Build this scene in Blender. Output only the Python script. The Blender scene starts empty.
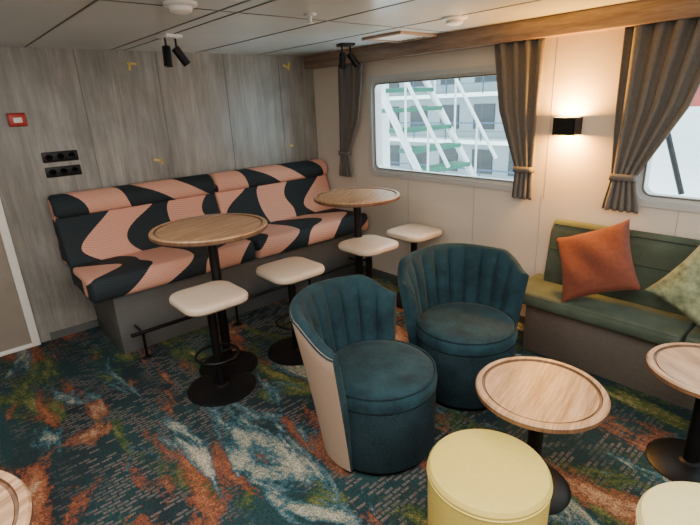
import bpy, bmesh, math, random
from mathutils import Vector, Matrix
random.seed(4)
COL=bpy.context.collection
pi=math.pi
# ------------------------------------------------------------------ materials
def sock(nt,v,inp):
    if isinstance(v,bpy.types.NodeSocket): nt.links.new(v,inp)
    else: inp.default_value=v
def M(nt,op,a,b=0.0,c=None):
    n=nt.nodes.new("ShaderNodeMath");n.operation=op
    sock(nt,a,n.inputs[0]);sock(nt,b,n.inputs[1])
    if c is not None: sock(nt,c,n.inputs[2])
    return n.outputs[0]
def MIX(nt,fac,a,b,mode='MIX'):
    n=nt.nodes.new("ShaderNodeMix");n.data_type='RGBA';n.blend_type=mode
    sock(nt,fac,n.inputs[0])
    for v,i in((a,6),(b,7)):
        if isinstance(v,(tuple,list)): n.inputs[i].default_value=(*v[:3],1)
        else: nt.links.new(v,n.inputs[i])
    return n.outputs[2]
def NOISE(nt,vec,scale,detail=3,rough=.5,sc=(1,1,1),off=(0,0,0),dist=0):
    mp=nt.nodes.new("ShaderNodeMapping");mp.inputs['Scale'].default_value=sc;mp.inputs['Location'].default_value=off
    nt.links.new(vec,mp.inputs['Vector'])
    n=nt.nodes.new("ShaderNodeTexNoise");n.inputs['Scale'].default_value=scale
    n.inputs['Detail'].default_value=detail;n.inputs['Roughness'].default_value=rough;n.inputs['Distortion'].default_value=dist
    nt.links.new(mp.outputs[0],n.inputs['Vector']);return n.outputs['Fac']
def RAMP(nt,fac,stops):
    n=nt.nodes.new("ShaderNodeValToRGB");cr=n.color_ramp
    while len(cr.elements)<len(stops): cr.elements.new(.5)
    for e,(p,c) in zip(cr.elements,stops):
        e.position=p;e.color=(*c,1) if isinstance(c,tuple) else (c,c,c,1)
    nt.links.new(fac,n.inputs[0]);return n.outputs[0]
def newmat(name):
    m=bpy.data.materials.new(name);m.use_nodes=True
    return m,m.node_tree,m.node_tree.nodes["Principled BSDF"]
def bump(nt,b,h,strength=.3,dist=.01):
    n=nt.nodes.new("ShaderNodeBump");n.inputs['Strength'].default_value=strength;n.inputs['Distance'].default_value=dist
    nt.links.new(h,n.inputs['Height']);nt.links.new(n.outputs[0],b.inputs['Normal'])
def coord(nt,which='Object'):
    return nt.nodes.new("ShaderNodeTexCoord").outputs[which]
def simple(name,c,rough=.6,metal=0,var=.15,scale=20,bs=.15,sheen=0,sc=(1,1,1),bd=.005):
    m,nt,b=newmat(name);co=coord(nt)
    f=NOISE(nt,co,scale,4,.6,sc)
    c2=tuple(min(1,x*(1+var)) for x in c);c1=tuple(x*(1-var) for x in c)
    nt.links.new(RAMP(nt,f,[(.3,c1),(.7,c2)]),b.inputs['Base Color'])
    b.inputs['Roughness'].default_value=rough;b.inputs['Metallic'].default_value=metal
    if sheen: b.inputs['Sheen Weight'].default_value=sheen
    if bs: bump(nt,b,f,bs,bd)
    return m

m_black=simple("black_metal",(.008,.008,.009),.4,.6,.1,40,.0)
m_base=simple("sofa_plinth_grey",(.08,.08,.08),.6,0,.1,8,.05)
m_ceil,nt,b=newmat("ceiling_panels")
co=coord(nt);f=NOISE(nt,co,1.2,2,.5)
nt.links.new(RAMP(nt,f,[(.3,(.56,.61,.605)),(.7,(.65,.70,.695))]),b.inputs['Base Color']);b.inputs['Roughness'].default_value=.2
m_seam=simple("panel_seam",(.10,.10,.09),.5,0,.1,10,0)
m_seam2=simple("cream_panel_joint",(.36,.33,.29),.5,0,.1,10,0)
m_white=simple("white_paint",(.72,.70,.66),.5,0,.04,6,.02)
m_wplast=simple("white_plastic",(.75,.75,.74),.35,0,.02,6,0)
m_cream=simple("wall_cream_panel",(.60,.535,.455),.42,0,.04,2,.02)
m_frame=simple("window_frame_metal",(.48,.50,.50),.35,.2,.03,6,0)
m_door=simple("door_beige",(.26,.22,.18),.5,0,.08,5,.02)
m_red=simple("red_plastic",(.42,.015,.012),.4,0,.05,6,0)
m_tape=simple("yellow_tape",(.70,.5,.10),.6,0,.05,6,0)
m_wall,nt,b=newmat("wall_grey_brushed")
co=coord(nt)
a=NOISE(nt,co,6,6,.7,(2.4,3,.22),(0,0,0),.3);c=NOISE(nt,co,1.6,5,.6,(1,1,.6),(3,1,2),.5);d=NOISE(nt,co,90,2,.5,(1,1,.05))
v=M(nt,'ADD',M(nt,'MULTIPLY',a,.45),M(nt,'MULTIPLY',c,.46));v=M(nt,'ADD',v,M(nt,'MULTIPLY',d,.09))
nt.links.new(RAMP(nt,v,[(.36,(.125,.115,.10)),(.5,(.225,.212,.195)),(.64,(.38,.362,.335))]),b.inputs['Base Color'])
b.inputs['Roughness'].default_value=.34;bump(nt,b,v,.15,.004)
def wood(name,c1,c2,axis=(1,14,1),rough=.4):
    m,nt,b=newmat(name);co=coord(nt)
    a=NOISE(nt,co,3,6,.6,axis);g=NOISE(nt,co,14,4,.6,axis)
    v=M(nt,'ADD',M(nt,'MULTIPLY',a,.65),M(nt,'MULTIPLY',g,.35))
    nt.links.new(RAMP(nt,v,[(.38,c1),(.60,c2)]),b.inputs['Base Color'])
    b.inputs['Roughness'].default_value=rough;bump(nt,b,v,.08,.003);return m
m_wood=wood("oak_table_top",(.23,.115,.053),(.50,.31,.175))
m_wood_rim=wood("oak_table_rim",(.09,.04,.018),(.18,.09,.045))
m_cornice=wood("cornice_wood",(.15,.098,.068),(.30,.212,.155),(8,.7,8),.5)
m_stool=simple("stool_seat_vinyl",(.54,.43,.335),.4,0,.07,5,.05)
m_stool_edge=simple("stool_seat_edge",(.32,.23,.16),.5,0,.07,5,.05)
m_pouf=simple("pouf_yellow_vinyl",(.56,.43,.10),.5,0,.05,60,.15)
m_pouf2=simple("pouf_cream_vinyl",(.66,.58,.27),.5,0,.05,60,.15)
m_beige=simple("chair_shell_beige",(.36,.25,.18),.6,0,.08,120,.2)
m_green=simple("bench_green_velvet",(.046,.066,.043),.8,0,.35,6,.1,.05)
m_gseam=simple("bench_stitched_seam",(.018,.026,.016),.8,0,.1,9,.1)
m_bbase=simple("bench_base_taupe",(.085,.068,.055),.7,0,.15,60,.1)
m_orange=simple("pillow_rust",(.125,.027,.011),.85,0,.18,40,.25,.03)
m_sage=simple("pillow_sage_print",(.15,.175,.095),.85,0,.6,22,.3,.03)
m_curt=simple("curtain_taupe",(.125,.112,.100),.85,0,.12,60,.1,.10)
m_teal,nt,b=newmat("chair_teal_velvet");co=coord(nt)
f1=NOISE(nt,co,9,5,.7);f2=NOISE(nt,co,160,2,.5)
v=M(nt,'ADD',M(nt,'MULTIPLY',f1,.7),M(nt,'MULTIPLY',f2,.3))
nt.links.new(RAMP(nt,v,[(.35,(.003,.012,.018)),(.68,(.012,.046,.060))]),b.inputs['Base Color'])
b.inputs['Roughness'].default_value=.8;b.inputs['Specular IOR Level'].default_value=.2;b.inputs['Sheen Weight'].default_value=.04;bump(nt,b,f2,.3,.003)
m_tweed,nt,b=newmat("chair_blue_tweed");co=coord(nt)
f2=NOISE(nt,co,120,3,.7);f3=NOISE(nt,co,8,3,.6)
v=M(nt,'ADD',M(nt,'MULTIPLY',f3,.3),M(nt,'MULTIPLY',f2,.7))
nt.links.new(RAMP(nt,v,[(.32,(.003,.009,.014)),(.75,(.020,.046,.058))]),b.inputs['Base Color'])
b.inputs['Roughness'].default_value=.9;b.inputs['Specular IOR Level'].default_value=.2;bump(nt,b,f2,.4,.003)
# sofa pattern (uses UVs in metres)
m_sofa,nt,b=newmat("sofa_retro_pattern")
uv=nt.nodes.new("ShaderNodeUVMap").outputs[0];sp=nt.nodes.new("ShaderNodeSeparateXYZ");nt.links.new(uv,sp.inputs[0])
s,w=sp.outputs[0],sp.outputs[1]
ph=M(nt,'MULTIPLY',M(nt,'SINE',M(nt,'MULTIPLY_ADD',w,2*pi/.95,.5)),1.7)
sph=M(nt,'ADD',M(nt,'MULTIPLY',s,2*pi/.60),ph)
lhs=M(nt,'COSINE',sph)
rhs=M(nt,'MULTIPLY_ADD',M(nt,'MULTIPLY',M(nt,'SINE',M(nt,'MULTIPLY_ADD',w,2*pi/.55,.9)),M(nt,'COSINE',M(nt,'MULTIPLY',sph,.5))),.80,.0)
x=M(nt,'GREATER_THAN',lhs,rhs)
st=M(nt,'SINE',M(nt,'MULTIPLY',M(nt,'ADD',w,M(nt,'MULTIPLY',M(nt,'SINE',M(nt,'MULTIPLY',s,9.)),.02)),2*pi/.018))
pink=MIX(nt,M(nt,'MULTIPLY_ADD',st,.5,.5),(.66,.35,.26),(.54,.26,.19))
dark=MIX(nt,M(nt,'MULTIPLY_ADD',st,.5,.5),(.009,.015,.020),(.017,.026,.033))
nt.links.new(MIX(nt,x,pink,dark),b.inputs['Base Color']);b.inputs['Roughness'].default_value=.8
b.inputs['Specular IOR Level'].default_value=.3;bump(nt,b,st,.08,.002)
# carpet
m_carpet,nt,b=newmat("carpet_patterned");co=coord(nt)
n1=NOISE(nt,co,1.5,3,.5,(1.2,.6,1))
base=RAMP(nt,n1,[(.35,(.012,.017,.020)),(.5,(.012,.033,.038)),(.68,(.016,.058,.062))])
br=nt.nodes.new("ShaderNodeTexBrick");br.inputs['Scale'].default_value=1
br.inputs['Brick Width'].default_value=.06;br.inputs['Row Height'].default_value=.024;br.inputs['Mortar Size'].default_value=.005
br.inputs['Color1'].default_value=(0,0,0,1);br.inputs['Color2'].default_value=(1,1,1,1);br.inputs['Mortar'].default_value=(.0,.0,.0,1)
nt.links.new(co,br.inputs['Vector'])
dm=RAMP(nt,NOISE(nt,co,1.7,3,.6,(1.3,.5,1),(7,3,0)),[(.40,0.0),(.52,1.0)])
dash=M(nt,'MULTIPLY',M(nt,'GREATER_THAN',br.outputs['Color'],.38),dm)
base=MIX(nt,M(nt,'MULTIPLY',dash,.85),base,(.125,.105,.095))
fine=NOISE(nt,co,38,3,.65,(1,1,1));spk=NOISE(nt,co,170,1,.5)
def patch(sc,off,scale,dist=.4):
    n=NOISE(nt,co,scale,6,.60,sc,off,dist)
    return M(nt,'ADD',n,M(nt,'MULTIPLY',M(nt,'SUBTRACT',fine,.5),.16))
def ov(base,n,stops,mask):
    return MIX(nt,RAMP(nt,n,mask),base,RAMP(nt,n,stops))
ng=patch((2.0,.75,1),(0,0,0),1.3)
base=ov(base,ng,[(.53,(.02,.045,.025)),(.57,(.045,.075,.02)),(.62,(.17,.16,.045)),(.68,(.38,.33,.14))],[(.535,0.),(.565,.88)])
no=patch((2.0,.75,1),(5.3,9.1,0),1.35)
base=ov(base,no,[(.54,(.07,.027,.02)),(.59,(.20,.055,.025)),(.65,(.36,.13,.055)),(.71,(.48,.32,.20))],[(.55,0.),(.58,.88)])
no2=patch((2.2,.8,1),(-4.3,17.1,0),1.7)
base=ov(base,no2,[(.56,(.07,.03,.022)),(.62,(.22,.075,.035)),(.69,(.42,.24,.14))],[(.565,0.),(.595,.85)])
npb=patch((2.6,.9,1),(11.3,2.2,0),1.25,.8)
base=ov(base,npb,[(.56,(.012,.06,.085)),(.60,(.05,.12,.145)),(.64,(.28,.28,.22)),(.71,(.48,.44,.34))],[(.56,0.),(.585,.85)])
base=MIX(nt,M(nt,'MULTIPLY',RAMP(nt,spk,[(.45,0.),(.58,1.)]),.6),base,(.007,.011,.012))
nt.links.new(base,b.inputs['Base Color']);b.inputs['Roughness'].default_value=.95;b.inputs['Specular IOR Level'].default_value=.2;bump(nt,b,spk,.4,.006)
m_glass=bpy.data.materials.new("window_glass");m_glass.use_nodes=True;nt=m_glass.node_tree;nt.nodes.clear()
o=nt.nodes.new("ShaderNodeOutputMaterial");mx=nt.nodes.new("ShaderNodeMixShader");tr=nt.nodes.new("ShaderNodeBsdfTransparent")
gl=nt.nodes.new("ShaderNodeBsdfGlossy");gl.inputs['Roughness'].default_value=.02;tr.inputs[0].default_value=(.90,.98,.97,1)
mx.inputs[0].default_value=.04;nt.links.new(tr.outputs[0],mx.inputs[1]);nt.links.new(gl.outputs[0],mx.inputs[2]);nt.links.new(mx.outputs[0],o.inputs[0])
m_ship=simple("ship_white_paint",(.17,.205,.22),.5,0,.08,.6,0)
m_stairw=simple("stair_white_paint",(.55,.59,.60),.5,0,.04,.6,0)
m_shipwin=simple("ship_dark_glass",(.004,.010,.015),.3,0,.3,.5,0)
m_rail=simple("ship_rail_blue",(.015,.05,.09),.5,0,.1,2,0)
m_tread=simple("stair_tread_green",(.010,.10,.065),.6,0,.2,6,0)
m_hullred=simple("lifeboat_orange_red",(.26,.02,.010),.4,0,.05,2,0)
m_bulb,nt,b=newmat("sconce_diffuser_lit");b.inputs['Base Color'].default_value=(1,.8,.5,1)
b.inputs['Emission Color'].default_value=(1,.62,.22,1);b.inputs['Emission Strength'].default_value=18

# ------------------------------------------------------------------ builders
def link(ob,parent=None):
    COL.objects.link(ob)
    if parent is not None: ob.parent=parent
    return ob
def group(name,loc=(0,0,0),rz=0,parent=None):
    e=bpy.data.objects.new(name,None);e.location=loc;e.rotation_euler=(0,0,rz);e.empty_display_size=.1
    COL.objects.link(e)
    if parent: e.parent=parent
    return e
def finish(name,bm,mats,parent=None,smooth=40,loc=(0,0,0),rot=(0,0,0)):
    bmesh.ops.recalc_face_normals(bm,faces=bm.faces)
    me=bpy.data.meshes.new(name);bm.to_mesh(me);bm.free()
    for m in (mats if isinstance(mats,(list,tuple)) else [mats]): me.materials.append(m)
    if smooth:
        me.polygons.foreach_set("use_smooth",[True]*len(me.polygons));me.set_sharp_from_angle(angle=math.radians(smooth))
    ob=bpy.data.objects.new(name,me);ob.location=loc;ob.rotation_euler=rot
    return link(ob,parent)
def addbox(bm,c,s,bev=0,seg=2,mi=0,rot=None):
    r=bmesh.ops.create_cube(bm,size=1);vs=r['verts']
    bmesh.ops.scale(bm,vec=s,verts=vs)
    if bev:
        es=list({e for v in vs for e in v.link_edges})
        rr=bmesh.ops.bevel(bm,geom=es,offset=bev,segments=seg,profile=.5,affect='EDGES')
        vs=list({v for f in rr['faces'] for v in f.verts}|{v for v in vs if v.is_valid})
        seen=set(vs);st=list(vs)
        while st:
            v=st.pop()
            for e in v.link_edges:
                q=e.other_vert(v)
                if q not in seen: seen.add(q);st.append(q)
        vs=list(seen)
    if rot is not None: bmesh.ops.transform(bm,matrix=rot,verts=vs)
    bmesh.ops.translate(bm,vec=c,verts=vs)
    for f in {f for v in vs for f in v.link_faces}: f.material_index=mi
def box(name,lo,hi,mat,parent=None,bev=0,seg=2):
    bm=bmesh.new();c=[(a+b)/2 for a,b in zip(lo,hi)];s=[abs(b-a) for a,b in zip(lo,hi)]
    addbox(bm,(0,0,0),s,bev,seg);return finish(name,bm,mat,parent,40,c)
def boxes(name,lst,mat,parent=None,bev=0):
    bm=bmesh.new()
    for lo,hi in lst:
        addbox(bm,[(a+b)/2 for a,b in zip(lo,hi)],[abs(b-a) for a,b in zip(lo,hi)],bev)
    return finish(name,bm,mat,parent)
def lathe(name,prof,mat,parent=None,seg=64,loc=(0,0,0),mi=None,smooth=35,rot=(0,0,0)):
    bm=bmesh.new();rings=[]
    for r,z in prof:
        if r<1e-6: rings.append([bm.verts.new((0,0,z))])
        else: rings.append([bm.verts.new((r*math.cos(2*pi*i/seg),r*math.sin(2*pi*i/seg),z)) for i in range(seg)])
    for k in range(len(rings)-1):
        A,B=rings[k],rings[k+1]
        for i in range(seg):
            j=(i+1)%seg
            if len(A)==1 and len(B)==1: continue
            if len(A)==1: f=bm.faces.new((A[0],B[i],B[j]))
            elif len(B)==1: f=bm.faces.new((A[i],A[j],B[0]))
            else: f=bm.faces.new((A[i],A[j],B[j],B[i]))
            if mi: f.material_index=mi[k]
    return finish(name,bm,mat,parent,smooth,loc,rot)
def tube(name,pts,r,mat,parent=None,cyclic=False,loc=(0,0,0)):
    cu=bpy.data.curves.new(name,'CURVE');cu.dimensions='3D';cu.bevel_depth=r;cu.bevel_resolution=4;cu.use_fill_caps=True
    sp=cu.splines.new('POLY');sp.points.add(len(pts)-1)
    for p,q in zip(sp.points,pts): p.co=(*q,1)
    sp.use_cyclic_u=cyclic
    tmp=bpy.data.objects.new(name+"_c",cu);COL.objects.link(tmp)
    dg=bpy.context.evaluated_depsgraph_get();me=bpy.data.meshes.new_from_object(tmp.evaluated_get(dg));me.name=name
    bpy.data.objects.remove(tmp);me.materials.clear();me.materials.append(mat)
    me.polygons.foreach_set("use_smooth",[True]*len(me.polygons));me.set_sharp_from_angle(angle=math.radians(50))
    ob=bpy.data.objects.new(name,me);ob.location=loc;return link(ob,parent)
def ringpts(r,z,n=48): return [(r*math.cos(2*pi*i/n),r*math.sin(2*pi*i/n),z) for i in range(n)]
def rrect(w,h,r,n=8):
    pts=[]
    for cx,cy,a0 in ((w/2-r,h/2-r,0),(-w/2+r,h/2-r,90),(-w/2+r,-h/2+r,180),(w/2-r,-h/2+r,270)):
        for i in range(n+1):
            a=math.radians(a0+90*i/n);pts.append((cx+r*math.cos(a),cy+r*math.sin(a)))
    return pts
def extrude_profile(name,prof,x0,x1,rad,mat,parent=None,nseg=24,uv0=(0,0)):
    cy=sum(p[0] for p in prof)/len(prof);cz=sum(p[1] for p in prof)/len(prof)
    hs=min(max(p[0] for p in prof)-min(p[0] for p in prof),max(p[1] for p in prof)-min(p[1] for p in prof))/2
    xs=[(x0+rad*(1-math.cos(pi/2*i/5)),rad*(1-math.sin(pi/2*i/5))) for i in range(6)]
    L=x1-x0
    mid=[(x0+rad+(L-2*rad)*i/nseg,0) for i in range(1,nseg)]
    end=[(x0+x1-x,ins) for x,ins in reversed(xs)]
    allx=xs+mid+end
    bm=bmesh.new();uvl=bm.loops.layers.uv.new("UVMap")
    arc=[0]
    for i in range(len(prof)):
        a,b_=prof[i],prof[(i+1)%len(prof)];arc.append(arc[-1]+math.hypot(a[0]-b_[0],a[1]-b_[1]))
    R=[]
    for x,ins in allx:
        k=1-ins/hs;R.append([bm.verts.new((x,cy+(p[0]-cy)*k,cz+(p[1]-cz)*k)) for p in prof])
    n=len(prof)
    for a in range(len(R)-1):
        for i in range(n):
            j=(i+1)%n
            f=bm.faces.new((R[a][i],R[a][j],R[a+1][j],R[a+1][i]))
            for lp,(xx,ww) in zip(f.loops,((allx[a][0],arc[i]),(allx[a][0],arc[i+1]),(allx[a+1][0],arc[i+1]),(allx[a+1][0],arc[i]))):
                lp[uvl].uv=(xx+uv0[0],ww+uv0[1])
    for ring in (R[0],R[-1]):
        f=bm.faces.new(ring)
        for lp in f.loops: lp[uvl].uv=(lp.vert.co.y+uv0[0],lp.vert.co.z+uv0[1])
    return finish(name,bm,mat,parent,50)
def roundpoly(pts,r,n=5):
    out=[];N=len(pts)
    for i in range(N):
        p=Vector(pts[i]);a=(Vector(pts[i-1])-p);b_=(Vector(pts[(i+1)%N])-p)
        rr=min(r,a.length*.45,b_.length*.45);s_=p+a.normalized()*rr;e_=p+b_.normalized()*rr
        for k in range(n+1):
            t=k/n;q=s_*(1-t)**2+p*2*t*(1-t)+e_*t*t;out.append((q.x,q.y))
    return out
# ------------------------------------------------------------------ room
H=2.155
XL,YF=-5.4,-7.2
box("floor",(XL,YF,-.1),(0.12,0.12,0),m_carpet)
box("ceiling",(XL,YF,H),(0.12,0.12,H+.1),m_ceil)
box("wall_back",(XL,0,0),(0.12,.12,H),m_wall)
box("wall_left",(XL-.12,YF,0),(XL,.12,H),m_cream)
box("wall_front",(XL,YF-.12,0),(.12,YF,H),m_cream)
WZ0,WZ1=1.05,1.885
W=[(-2.45,-.85),(-4.85,-3.15)]
T=.12
segs=[((0,YF,0),(T,0,WZ0)),((0,YF,WZ1),(T,0,H)),((0,W[0][1],WZ0),(T,0,WZ1)),((0,W[1][1],WZ0),(T,W[0][0],WZ1)),((0,YF,WZ0),(T,W[1][0],WZ1))]
boxes("wall_right",segs,m_cream)
for k,(ya,yb) in enumerate(W):
    g=group("window_%d"%(k+1),(0,(ya+yb)/2,(WZ0+WZ1)/2))
    w,h=yb-ya,WZ1-WZ0
    for nm,ow,iw,x0,x1,r1,r2 in (("frame",w+.05,w-.035,-.018,.0,.05,.05),("inner_frame",w-.005,w-.085,.0,.09,.02,.055)):
        bm=bmesh.new();ho=h+(ow-w);hi=h+(iw-w)
        A=rrect(ow,ho,r1);B=rrect(iw,hi,r2)
        L=[[bm.verts.new((x,p[0],p[1])) for p in P] for P,x in ((A,x0),(B,x0),(B,x1),(A,x1))]
        n=len(A)
        for a in range(4):
            P,Q=L[a],L[(a+1)%4]
            for i in range(n):
                j=(i+1)%n;bm.faces.new((P[i],P[j],Q[j],Q[i]))
        finish(nm,bm,m_frame,g,30)
    bm=bmesh.new();addbox(bm,(.05,0,0),(.006,w-.06,h-.06));finish("glass",bm,m_glass,g,0)
    P=rrect(w-.085,h-.085,.055)
    tube("gasket",[(-.0,p[0],p[1]) for p in P],.006,m_seam,g,True)
box("trim_1",(-.11,YF,2.035),(0,0,H),m_cornice,None,.004)
sl=[]
for xx in (-4.3,-3.7,-3.1,-2.5,-1.94,-1.84,-1.25,-.65): sl.append(((xx-.005,YF,H-.003),(xx+.005,0,H+.002)))
for yy in (-5.4,-3.6,-1.8): sl.append(((XL,yy-.004,H-.003),(-.11,yy+.004,H+.002)))
boxes("trim_2",sl,m_seam)
boxes("trim_3",[((xx-.002,-.0025,0),(xx+.002,.002,H)) for xx in (-4.1,-3.5,-2.2,-1.6,-1.0,-.42)],m_seam)
boxes("trim_4",[((-.0025,yy-.002,0),(.002,yy+.002,1.02)) for yy in (-.6,-1.3,-2.0,-2.56,-3.4)]+[((-.0025,-2.58,1.0),(.002,-2.576,2.04))],m_seam2)
box("baseboard_back",(-2.8,-.012,0),(-.012,0,.06),m_base)
box("baseboard_right",(-.012,YF,0),(0,0,.06),m_base)
d=group("door_1",(-3.35,0,0))
box("door_leaf",(-.42,-.02,0.03),(.42,-.002,2.02),m_door,d,.004)
boxes("door_frame",[((.42,-.035,0),(.475,0,2.1)),((-.475,-.035,0),(-.42,0,2.1)),((-.42,-.035,2.02),(.42,0,2.1)),((-.42,-.035,0),(.42,0,.03))],m_white,d,.004)
tube("door_handle",[(-.34,-.02,1.0),(-.34,-.07,1.0),(-.22,-.07,1.0)],.009,m_frame,d)
g=group("fire_alarm_call_point",(-2.655,0,1.68))
box("backbox",(-.055,-.03,-.045),(.055,-.001,.045),m_red,g,.006)
box("call_body",(-.05,-.045,-.04),(.05,-.03,.04),m_red,g,.005)
box("call_window",(-.026,-.048,-.02),(.026,-.045,.014),m_wplast,g,.002)
for zz in (1.405,1.295):
    g=group("wall_socket_strip",(-2.44,0,zz))
    box("plate",(-.12,-.012,-.038),(.12,-.001,.038),m_black,g,.005)
    for i in (-1,0,1): lathe("socket",[(0,0.0),(.022,0.0),(.024,.004),(.027,.004),(.027,0)],m_black,g,24,(i*.075,-.012,0),None,35,(pi/2,0,0))
bm=bmesh.new()
for (xx,zz,ww,hh,an) in ((-1.80,2.06,.07,.015,5),(-1.82,2.04,.015,.06,8),(-1.72,1.30,.07,.018,12),(-1.69,1.285,.015,.04,0),(-.34,2.06,.06,.02,20),(-.30,2.06,.02,.07,10),(-.34,1.30,.04,.02,0)):
    addbox(bm,(xx,-.002,zz),(ww,.002,hh),0,2,0,Matrix.Rotation(math.radians(an),4,'Y'))
finish("tape_marks",bm,m_tape)
# ------------------------------------------------------------------ sofa
S=group("patterned_banquette_sofa")
mods=[(-2.60,-1.325),(-1.315,-.03)]
box("plinth",(-2.45,-.70,0),(-.03,-.02,.47),m_base,S,.004)
seatP=roundpoly([(-.20,.475),(-.20,.63),(-.80,.645),(-.825,.56),(-.80,.475)],.05)
backP=roundpoly([(-.04,.60),(-.04,1.0),(-.15,1.0),(-.30,.62)],.035)
rollP=roundpoly([(-.03,.965),(-.03,1.13),(-.12,1.15),(-.205,1.08),(-.20,.975)],.055)
for i,(a,c) in enumerate(mods):
    extrude_profile("seat_cushion_%d"%(i+1),seatP,a,c,.03,m_sofa,S,24,(i*.21,.1))
    extrude_profile("back_cushion_%d"%(i+1),backP,a,c,.025,m_sofa,S,24,(i*.33,.35))
    extrude_profile("head_roll_%d"%(i+1),rollP,a,c,.03,m_sofa,S,24,(i*.13+.2,.05))
g=group("foot_rail",(0,-.86,0),0,S)
tube("rail",[(-2.42,0,.2),(-.15,0,.2)],.014,m_black,g)
for xx in (-2.34,-1.6,-.85,-.22):
    tube("rail_leg",[(xx,0,.0),(xx,0,.2)],.011,m_black,g)
    lathe("rail_foot",[(0,.008),(.032,.008),(.035,0),(0,0)],m_black,g,24,(xx,0,0))
    tube("rail_bracket",[(xx,0,.2),(xx,.16,.2)],.009,m_black,g)
# ------------------------------------------------------------------ tables & stools
def round_table(name,loc,h,R,rb,rz=0):
    g=group(name,loc,rz)
    lathe("top",[(0,h-.006),(R-.040,h-.006),(R-.038,h-.010),(R-.030,h-.010),(R-.027,h),(R-.006,h),(R,h-.008),(R,h-.026),(R-.01,h-.034),(0,h-.034)],[m_wood,m_wood_rim],g,96,(0,0,0),[0,1,1,1,0,0,1,1,1])
    lathe("column",[(0,h-.034),(.10,h-.034),(.10,h-.046),(.032,h-.05),(.032,.03),(.05,.02),(0,.02)],m_black,g,32)
    lathe("base",[(0,.022),(.06,.022),(rb-.02,.014),(rb,.006),(rb,0),(0,0)],m_black,g,64)
    return g
round_table("high_bar_table",(-1.97,-1.40,0),1.0,.36,.20,.3)
round_table("high_bar_table",(-.70,-1.38,0),1.0,.345,.20,.5)
def stool(loc,rz=0):
    g=group("bar_stool",loc,rz);h=.65
    bm=bmesh.new();rings=[]
    for ins,z in ((.10,h-.056),(.02,h-.054),(.006,h-.048),(0,h-.038),(0,h-.018),(.006,h-.007),(.018,h-.001),(.05,h+.002),(.12,h+.003)):
        rings.append([bm.verts.new((p[0],p[1],z)) for p in rrect(.395-2*ins,.395-2*ins,max(.10-ins*.6,.02))])
    n=len(rings[0])
    for k in range(len(rings)-1):
        for i in range(n):
            f=bm.faces.new((rings[k][i],rings[k][(i+1)%n],rings[k+1][(i+1)%n],rings[k+1][i]))
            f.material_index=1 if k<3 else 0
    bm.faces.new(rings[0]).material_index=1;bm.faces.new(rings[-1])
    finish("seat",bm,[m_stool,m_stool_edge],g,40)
    lathe("column",[(0,h-.056),(.08,h-.056),(.08,h-.066),(.028,h-.071),(.028,.03),(.045,.02),(0,.02)],m_black,g,32)
    lathe("base",[(0,.02),(.05,.02),(.20,.012),(.215,.005),(.215,0),(0,0)],m_black,g,64)
    tube("foot_ring",ringpts(.13,.24),.009,m_black,g,True)
    for a in (0,pi): tube("foot_ring_spoke",[(.02*math.cos(a),.02*math.sin(a),.24),(.13*math.cos(a),.13*math.sin(a),.24)],.007,m_black,g)
for l in ((-2.13,-1.61,0),(-1.51,-1.57,0),(-.75,-1.55,0),(-.24,-1.58,0)): stool(l)
round_table("low_side_table",(-1.49,-3.38,0),.52,.265,.17,.2)
round_table("low_side_table",(-.835,-3.83,0),.52,.245,.18,1.0)
round_table("round_dining_table",(-3.55,-2.79,0),.72,.335,.22,.4)
def pouf(loc,mat,h=.44,R=.215):
    g=group("round_pouf",loc)
    lathe("body",[(0,.0),(R-.02,.0),(R-.008,.01),(R-.004,.05),(R,h-.06),(R,h-.035)],mat,g,80)
    lathe("top_pad",[(R,h-.035),(R+.001,h-.02),(R-.008,h-.006),(R-.03,h),(R*.5,h+.004),(0,h+.005)],mat,g,80)
    tube("piping",ringpts(R,h-.034,80),.004,mat,g,True)
pouf((-1.955,-3.435,0),m_pouf)
pouf((-1.70,-4.07,0),m_pouf2)
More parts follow.
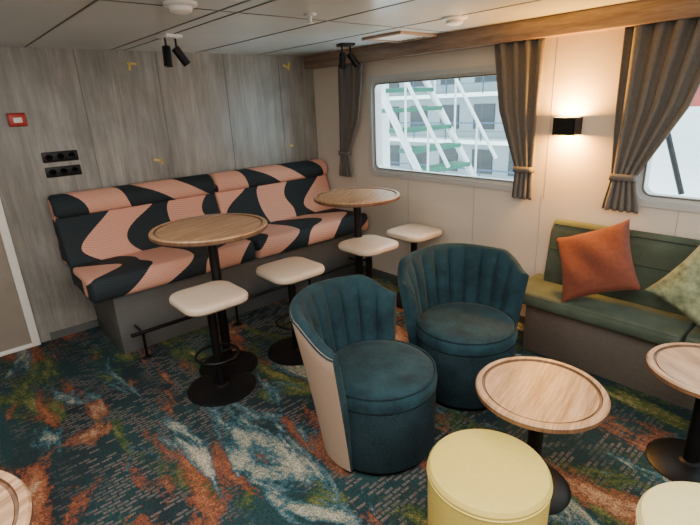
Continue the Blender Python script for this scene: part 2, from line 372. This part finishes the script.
# ------------------------------------------------------------------ barrel chairs
def chair(loc,back_ang):
    g=group("barrel_lounge_chair",loc,back_ang)   # local +X = towards the back
    half=math.radians(84);nch=10;per=8;NA=nch*per
    def ss(a,b_,x):
        t=max(0,min(1,(x-a)/(b_-a)));return t*t*(3-2*t)
    def top(d_): return .815-.10*ss(52,84,d_)-.015*ss(0,50,d_)
    bm=bmesh.new();cols=[]
    def ro(z): return .295+.120*(max(z,0)/.8)**1.15
    for k in range(NA+1):
        a=-half+2*half*k/NA;d_=abs(math.degrees(a))
        zt=top(d_)
        endt=1-.25*ss(76,84,d_)
        th=.058*endt
        ch=.028*abs(math.sin(pi*k/per))**.5
        col=[]
        N=9
        for i in range(N+1):
            z=.03+(zt-.03-.03)*i/N;col.append((ro(z),z,1))
        rt_=ro(zt-.03)
        for i in range(1,6):
            t=pi*i/6;col.append((rt_-th/2+th/2*math.cos(t),zt-.03+.03*math.sin(t),1 if i<2 else 0))
        for i in range(N+1):
            z=zt-.03-(zt-.03-.03)*i/N;zz=ss(.0,.10,zt-z)
            col.append((ro(z)-th-ch*zz,z,0))
        cols.append([(bm.verts.new((r_*math.cos(a),r_*math.sin(a),z)),mi) for r_,z,mi in col])
    n=len(cols[0])
    for k in range(NA):
        for i in range(n):
            j=(i+1)%n
            f=bm.faces.new((cols[k][i][0],cols[k][j][0],cols[k+1][j][0],cols[k+1][i][0]))
            f.material_index=1 if (i<n-1 and cols[k][i][1] and cols[k][j][1]) else 0
    for c in (cols[0],cols[-1]): bm.faces.new([v for v,_ in c])
    finish("back_shell",bm,[m_teal,m_beige],g,60)
    pts=[]
    for k in range(0,NA+1,2):
        a=-half+2*half*k/NA;zt=top(abs(math.degrees(a)))
        r_=ro(zt-.03);pts.append((r_*math.cos(a),r_*math.sin(a),zt-.022))
    tube("shell_piping",pts,.005,m_teal,g)
    R=.286
    lathe("drum",[(0,.03),(R-.012,.03),(R-.004,.045),(R,.30),(R,.36),(0,.36)],m_tweed,g,72)
    lathe("seat_cushion",[(0,.36),(R-.01,.36),(R+.004,.375),(R+.006,.405),(R,.43),(R-.02,.45),(R-.07,.46),(R*.4,.467),(0,.47)],m_teal,g,72)
    tube("seat_piping",ringpts(R-.004,.445,72),.005,m_tweed,g,True)
    lathe("plinth",[(0,0),(R-.03,0),(R-.03,.03),(0,.03)],m_black,g,64)
Fa=math.radians(90-40.7)
chair((-1.765,-2.68,0),Fa+math.radians(64))
chair((-1.045,-2.69,0),Fa+math.radians(6))
# ------------------------------------------------------------------ green bench
B=group("green_bench_seat")
def ysweep(name,prof,y0,y1,rad,mat,parent):
    ob=extrude_profile(name,prof,-y1,-y0,rad,mat,parent)
    ob.rotation_euler=(0,0,-pi/2)
    return ob
seat=[(-p[0],p[1]) for p in roundpoly([(.02,.36),(.02,.455),(.435,.455),(.45,.41),(.435,.36)],.03)]
back=[(-p[0],p[1]) for p in roundpoly([(.015,.44),(.015,.875),(.075,.885),(.105,.83),(.16,.44)],.03)]
for i,(a,c,c2) in enumerate([(-3.62,-2.60,-2.70),(-4.63,-3.63,-3.63)]):
    ysweep("seat_cushion_%d"%(i+1),seat,a,c,.018,m_green,B)
    ysweep("back_cushion_%d"%(i+1),back,a,c2,.018,m_green,B)
    tube("seat_front_seam",[(-.437,a+.02,.437),(-.437,c-.02,.437)],.004,m_gseam,B)
    tube("back_top_seam",[(-.098,a+.02,.855),(-.098,c2-.02,.855)],.004,m_gseam,B)
    tube("back_mid_seam",[(-.125,a+.02,.69),(-.125,c2-.02,.69)],.004,m_gseam,B)
box("base",(-.365,-4.6,0),(-.015,-2.70,.36),m_bbase,B,.004)
def pillow(name,loc,size,T_,lean,phi,mat,yawz=0):
    N=28;bm=bmesh.new();G={}
    for sgn in (1,-1):
        for i in range(N+1):
            for j in range(N+1):
                u=-1+2*i/N;v=-1+2*j/N
                edge=i in(0,N) or j in(0,N)
                if sgn==-1 and edge: G[(sgn,i,j)]=G[(1,i,j)];continue
                k=1-.10*(1-abs(v)**2)*abs(u)**3; k2=1-.10*(1-abs(u)**2)*abs(v)**3
                z=0 if edge else sgn*T_/2*((1-u*u)*(1-v*v))**.42
                z+=.010*math.sin(6*u+4*v)*(1-u*u)*(1-v*v)
                G[(sgn,i,j)]=bm.verts.new((u*size/2*k,v*size/2*k2,z))
        for i in range(N):
            for j in range(N):
                bm.faces.new([G[(sgn,i,j)],G[(sgn,i+1,j)],G[(sgn,i+1,j+1)],G[(sgn,i,j+1)]])
    g=group(name,loc)
    ob=finish("cushion_cover",bm,mat,g,80)
    n=Vector((-math.cos(lean),0,math.sin(lean)));a=Vector((0,-1,0));b_=n.cross(a)
    mt=Matrix((a,b_,n)).transposed().to_4x4()
    ob.matrix_local=Matrix.Rotation(yawz,4,'Z')@mt@Matrix.Rotation(phi,4,'Z')
pillow("rust_throw_pillow",(-.295,-3.085,.712),.45,.14,math.radians(32),math.radians(28),m_orange,math.radians(-6))
pillow("sage_throw_pillow",(-.29,-3.695,.705),.45,.14,math.radians(32),math.radians(-30),m_sage,math.radians(6))
# ------------------------------------------------------------------ curtains
def curtain(levels,folds,tiez,xc=-.066):
    g=group("curtain",(0,0,0))
    NS,NZ=folds*10,40;bm=bmesh.new();rows=[]
    zs=[l[0] for l in levels]
    def lv(z):
        for a,b_ in zip(levels,levels[1:]):
            if a[0]>=z>=b_[0]:
                t=(a[0]-z)/(a[0]-b_[0]);t=t*t*(3-2*t) if a[0]-b_[0]<.3 else t
                return [a[i]*(1-t)+b_[i]*t for i in (1,2,3)]
        return levels[-1][1:]
    for k in range(NZ+1):
        z=zs[0]+(zs[-1]-zs[0])*k/NZ;ya,yb,am=lv(z)
        rows.append([bm.verts.new((xc+am*math.sin(2*pi*folds*s/NS+.4*math.sin(3*z))*(.75+.25*math.sin(5.3*s/NS*folds/2)),ya+(yb-ya)*(s/NS)+.007*math.sin(4*pi*folds*s/NS),z)) for s in range(NS+1)])
    for k in range(NZ):
        for s in range(NS): bm.faces.new((rows[k][s],rows[k][s+1],rows[k+1][s+1],rows[k+1][s]))
    ob=finish("drape",bm,m_curt,g,80)
    md=ob.modifiers.new("thickness",'SOLIDIFY');md.thickness=.003
    ya,yb,am=lv(tiez)
    bm=bmesh.new();P=rrect(abs(yb-ya)+.015,2*am+.03,.02)
    rr=[[bm.verts.new((xc+p[1],(ya+yb)/2+p[0],z)) for p in P] for z in (tiez-.02,tiez+.02)]
    for i in range(len(P)):
        j=(i+1)%len(P);bm.faces.new((rr[0][i],rr[0][j],rr[1][j],rr[1][i]))
    ob=finish("tieback",bm,m_curt,g,60);md=ob.modifiers.new("t",'SOLIDIFY');md.thickness=.004
curtain([(2.04,-.48,-.83,.026),(1.55,-.47,-.75,.026),(1.22,-.45,-.58,.016),(.99,-.42,-.62,.02)],4,1.22)
curtain([(2.04,-2.16,-2.53,.034),(1.60,-2.23,-2.52,.030),(1.20,-2.38,-2.51,.018),(.99,-2.37,-2.52,.022)],4,1.20)
curtain([(2.04,-3.00,-3.50,.036),(1.60,-3.01,-3.38,.032),(1.20,-3.03,-3.17,.020),(.99,-3.00,-3.21,.024)],5,1.20)
# ------------------------------------------------------------------ sconce
g=group("wall_sconce",(0,-2.72,1.495))
boxes("shade",[((-.11,-.07,-.055),(-.105,.07,.055)),((-.11,-.07,-.055),(-.001,-.065,.055)),((-.11,.065,-.055),(-.001,.07,.055)),((-.012,-.07,-.055),(-.001,.07,.055)),((-.105,-.065,-.004),(-.01,.065,.004))],m_black,g)
boxes("lamp_diffusers",[((-.103,-.063,-.056),(-.013,.063,-.046)),((-.103,-.063,.046),(-.013,.063,.056))],m_bulb,g)
for s,nm in ((1,"lamp_up"),(-1,"lamp_down")):
    L=bpy.data.lights.new(nm,'AREA');L.shape='RECTANGLE';L.size=.08;L.size_y=.12;L.energy=(30,22)[s<0];L.color=(1,.43,.05)
    o=bpy.data.objects.new(nm,L);o.location=(-.058,0,s*.0575);o.rotation_euler=(pi if s>0 else 0,0,0);link(o,g)
# ------------------------------------------------------------------ ceiling fittings
def spots(loc,plate_mat,rz):
    g=group("ceiling_spotlight_pair",loc,rz)
    box("plate",(-.06,-.06,-.02),(.06,.06,0),plate_mat,g,.005)
    for i,(dx,tx,tz) in enumerate(((-.035,-.1,-.95),(.04,.55,-.8))):
        d_=Vector((tx,-.1,tz)).normalized()
        tube("arm_%d"%i,[(dx,0,-.015),(dx,0,-.085)],.007,m_black,g)
        q=d_.to_track_quat('Z','Y').to_euler()
        lathe("head_%d"%i,[(0,-.02),(.024,-.02),(.027,-.012),(.027,.10),(.023,.10),(.021,.085),(0,.085)],m_black,g,32,(dx,0,-.09),None,35,q)
spots((-1.85,-.93,H),m_wplast,.2);spots((-.40,-.98,H),m_black,-.3)
def detector(name,loc,R):
    g=group(name,loc)
    lathe("base",[(0,0),(R,0),(R,-.012),(R*.85,-.018),(0,-.018)],m_wplast,g,48)
    lathe("dome",[(R*.7,-.017),(R*.66,-.035),(R*.4,-.045),(0,-.047)],m_wplast,g,48)
detector("smoke_detector",(-2.18,-1.89,H),.075);detector("smoke_detector",(-.63,-2.24,H),.075)
g=group("sprinkler_head",(-1.48,-1.93,H));lathe("rose",[(0,0),(.035,0),(.03,-.008),(.012,-.012),(.008,-.04),(.02,-.042),(.02,-.045),(0,-.045)],m_frame,g,32)
g=group("ceiling_vent",(-.32,-1.50,H))
boxes("frame",[((-.2,-.2,-.02),(-.165,.2,0)),((.165,-.2,-.02),(.2,.2,0)),((-.165,-.2,-.02),(.165,-.165,0)),((-.165,.165,-.02),(.165,.2,0))],m_stool_edge,g,.003)
boxes("louvres",[((-.165,y-.012,-.012),(.165,y+.012,-.006)) for y in (-.13,-.078,-.026,.026,.078,.13)],m_wplast,g)
# ------------------------------------------------------------------ exterior
g=group("neighbouring_ship_superstructure",(20,0,0))
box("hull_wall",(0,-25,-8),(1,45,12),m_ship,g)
sl=[];wn=[];rl=[]
for z in [-5.4+2.4*i for i in range(8)]:
    sl.append(((-1.2,-25,z-.1),(0,45,z+.1)))
    rl+= [((-1.2,-25,z+.95),(-1.15,45,z+1.02)),((-1.2,-25,z+.55),(-1.17,45,z+.58))]
    for i in range(30):
        y=-24+2.3*i;wn.append(((-.06,y,z+.6),(0.02,y+1.3,z+1.9)))
        rl.append(((-1.2,y,z),(-1.15,y+.05,z+1)))
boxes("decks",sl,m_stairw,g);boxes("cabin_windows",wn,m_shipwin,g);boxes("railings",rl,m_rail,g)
g=group("outside_ladder_stair",(1.3,.30,0))
tr=[]
for i in range(9): tr.append(((-.05,-1.05+.16*i,.35+.24*i),(.9,-.80+.16*i,.40+.24*i)))
boxes("treads",tr,m_tread,g)
for k,(xx,dz) in enumerate(((-.06,0),(.91,0),(-.06,.75),(.91,.75))):
    tube("stringer_%d"%k,[(xx,-1.1,.2+dz),(xx,.65,2.83+dz)],.045 if dz==0 else .022,m_stairw,g)
for k in range(4):
    for xx in (-.06,.91): tube("baluster",[(xx,-.8+.35*k,.65+.525*k),(xx,-.8+.35*k,1.42+.525*k)],.014,m_stairw,g)
box("landing_wall",(.0,.75,-1),(.9,.85,2.9),m_stairw,g)
g=group("lifeboat",(4.2,-4.2,1.2))
def ell(name,z0,z1,mat):
    bm=bmesh.new();bmesh.ops.create_uvsphere(bm,u_segments=48,v_segments=24,radius=1)
    bmesh.ops.scale(bm,vec=(1.3,3.6,1.3),verts=bm.verts)
    geom=bm.verts[:]+bm.edges[:]+bm.faces[:]
    bmesh.ops.bisect_plane(bm,geom=geom,plane_co=(0,0,z0),plane_no=(0,0,-1),clear_outer=True)
    geom=bm.verts[:]+bm.edges[:]+bm.faces[:]
    bmesh.ops.bisect_plane(bm,geom=geom,plane_co=(0,0,z1),plane_no=(0,0,1),clear_outer=True)
    finish(name,bm,mat,g,40)
ell("hull",-1.4,.30,m_stairw);ell("canopy",.30,1.4,m_hullred)
for y in (-2,.2,2): tube("davit_fall",[(-1.35,y-.5,-.6),(-1.35,y+.5,2.2)],.03,m_black,g)
# ------------------------------------------------------------------ lights
w=bpy.data.worlds.new("overcast_sky");bpy.context.scene.world=w;w.use_nodes=True
bg=w.node_tree.nodes["Background"];bg.inputs[0].default_value=(.84,.92,1.0,1);bg.inputs[1].default_value=8.0
def area(name,loc,rot,sx,sy,e,c):
    L=bpy.data.lights.new(name,'AREA');L.shape='RECTANGLE';L.size=sx;L.size_y=sy;L.energy=e;L.color=c
    o=bpy.data.objects.new(name,L);o.location=loc;o.rotation_euler=rot;COL.objects.link(o)
area("ceiling_fill_light",(-2.6,-3.9,H-.01),(0,0,0),1.6,1.2,68,(1,.95,.87))  # unseen area fills added below the ceiling to light the closed room
area("ceiling_fill_light.001",(-3.4,-2.3,H-.01),(0,0,0),.7,1.2,38,(1,.95,.87))
area("ceiling_fill_light.002",(-2.5,-6.0,H-.01),(0,0,0),2.0,1.2,55,(1,.95,.87))
for i,(x_,y_) in enumerate(((-4.3,-5.2),(-1.6,-5.8))):  # point fills added behind the camera to lift ceiling and fronts; no fitting modelled
    L=bpy.data.lights.new("fill_point",'POINT');L.energy=(58,34)[i];L.shadow_soft_size=.25;L.color=(1,.96,.90)
    o=bpy.data.objects.new("fill_point",L);o.location=(x_,y_,1.5);COL.objects.link(o)
# ------------------------------------------------------------------ camera
f=475.;p=math.radians(18.65);r=math.radians(2.54);yaw=math.radians(40.7)
C=Vector((-3.21,-4.18,1.70))
Fh=Vector((math.sin(yaw),math.cos(yaw),0));R=Vector((math.cos(yaw),-math.sin(yaw),0))
fw=Fh*math.cos(p)-Vector((0,0,1))*math.sin(p);up=Fh*math.sin(p)+Vector((0,0,1))*math.cos(p)
ix=R*math.cos(r)-up*math.sin(r);iy=R*math.sin(r)+up*math.cos(r)
cd=bpy.data.cameras.new("camera");cam=bpy.data.objects.new("camera",cd);COL.objects.link(cam)
cd.sensor_width=36;cd.lens=f/700*36;cd.clip_start=.02
cam.matrix_world=Matrix(((ix.x,iy.x,-fw.x,C.x),(ix.y,iy.y,-fw.y,C.y),(ix.z,iy.z,-fw.z,C.z),(0,0,0,1)))
bpy.context.scene.camera=cam
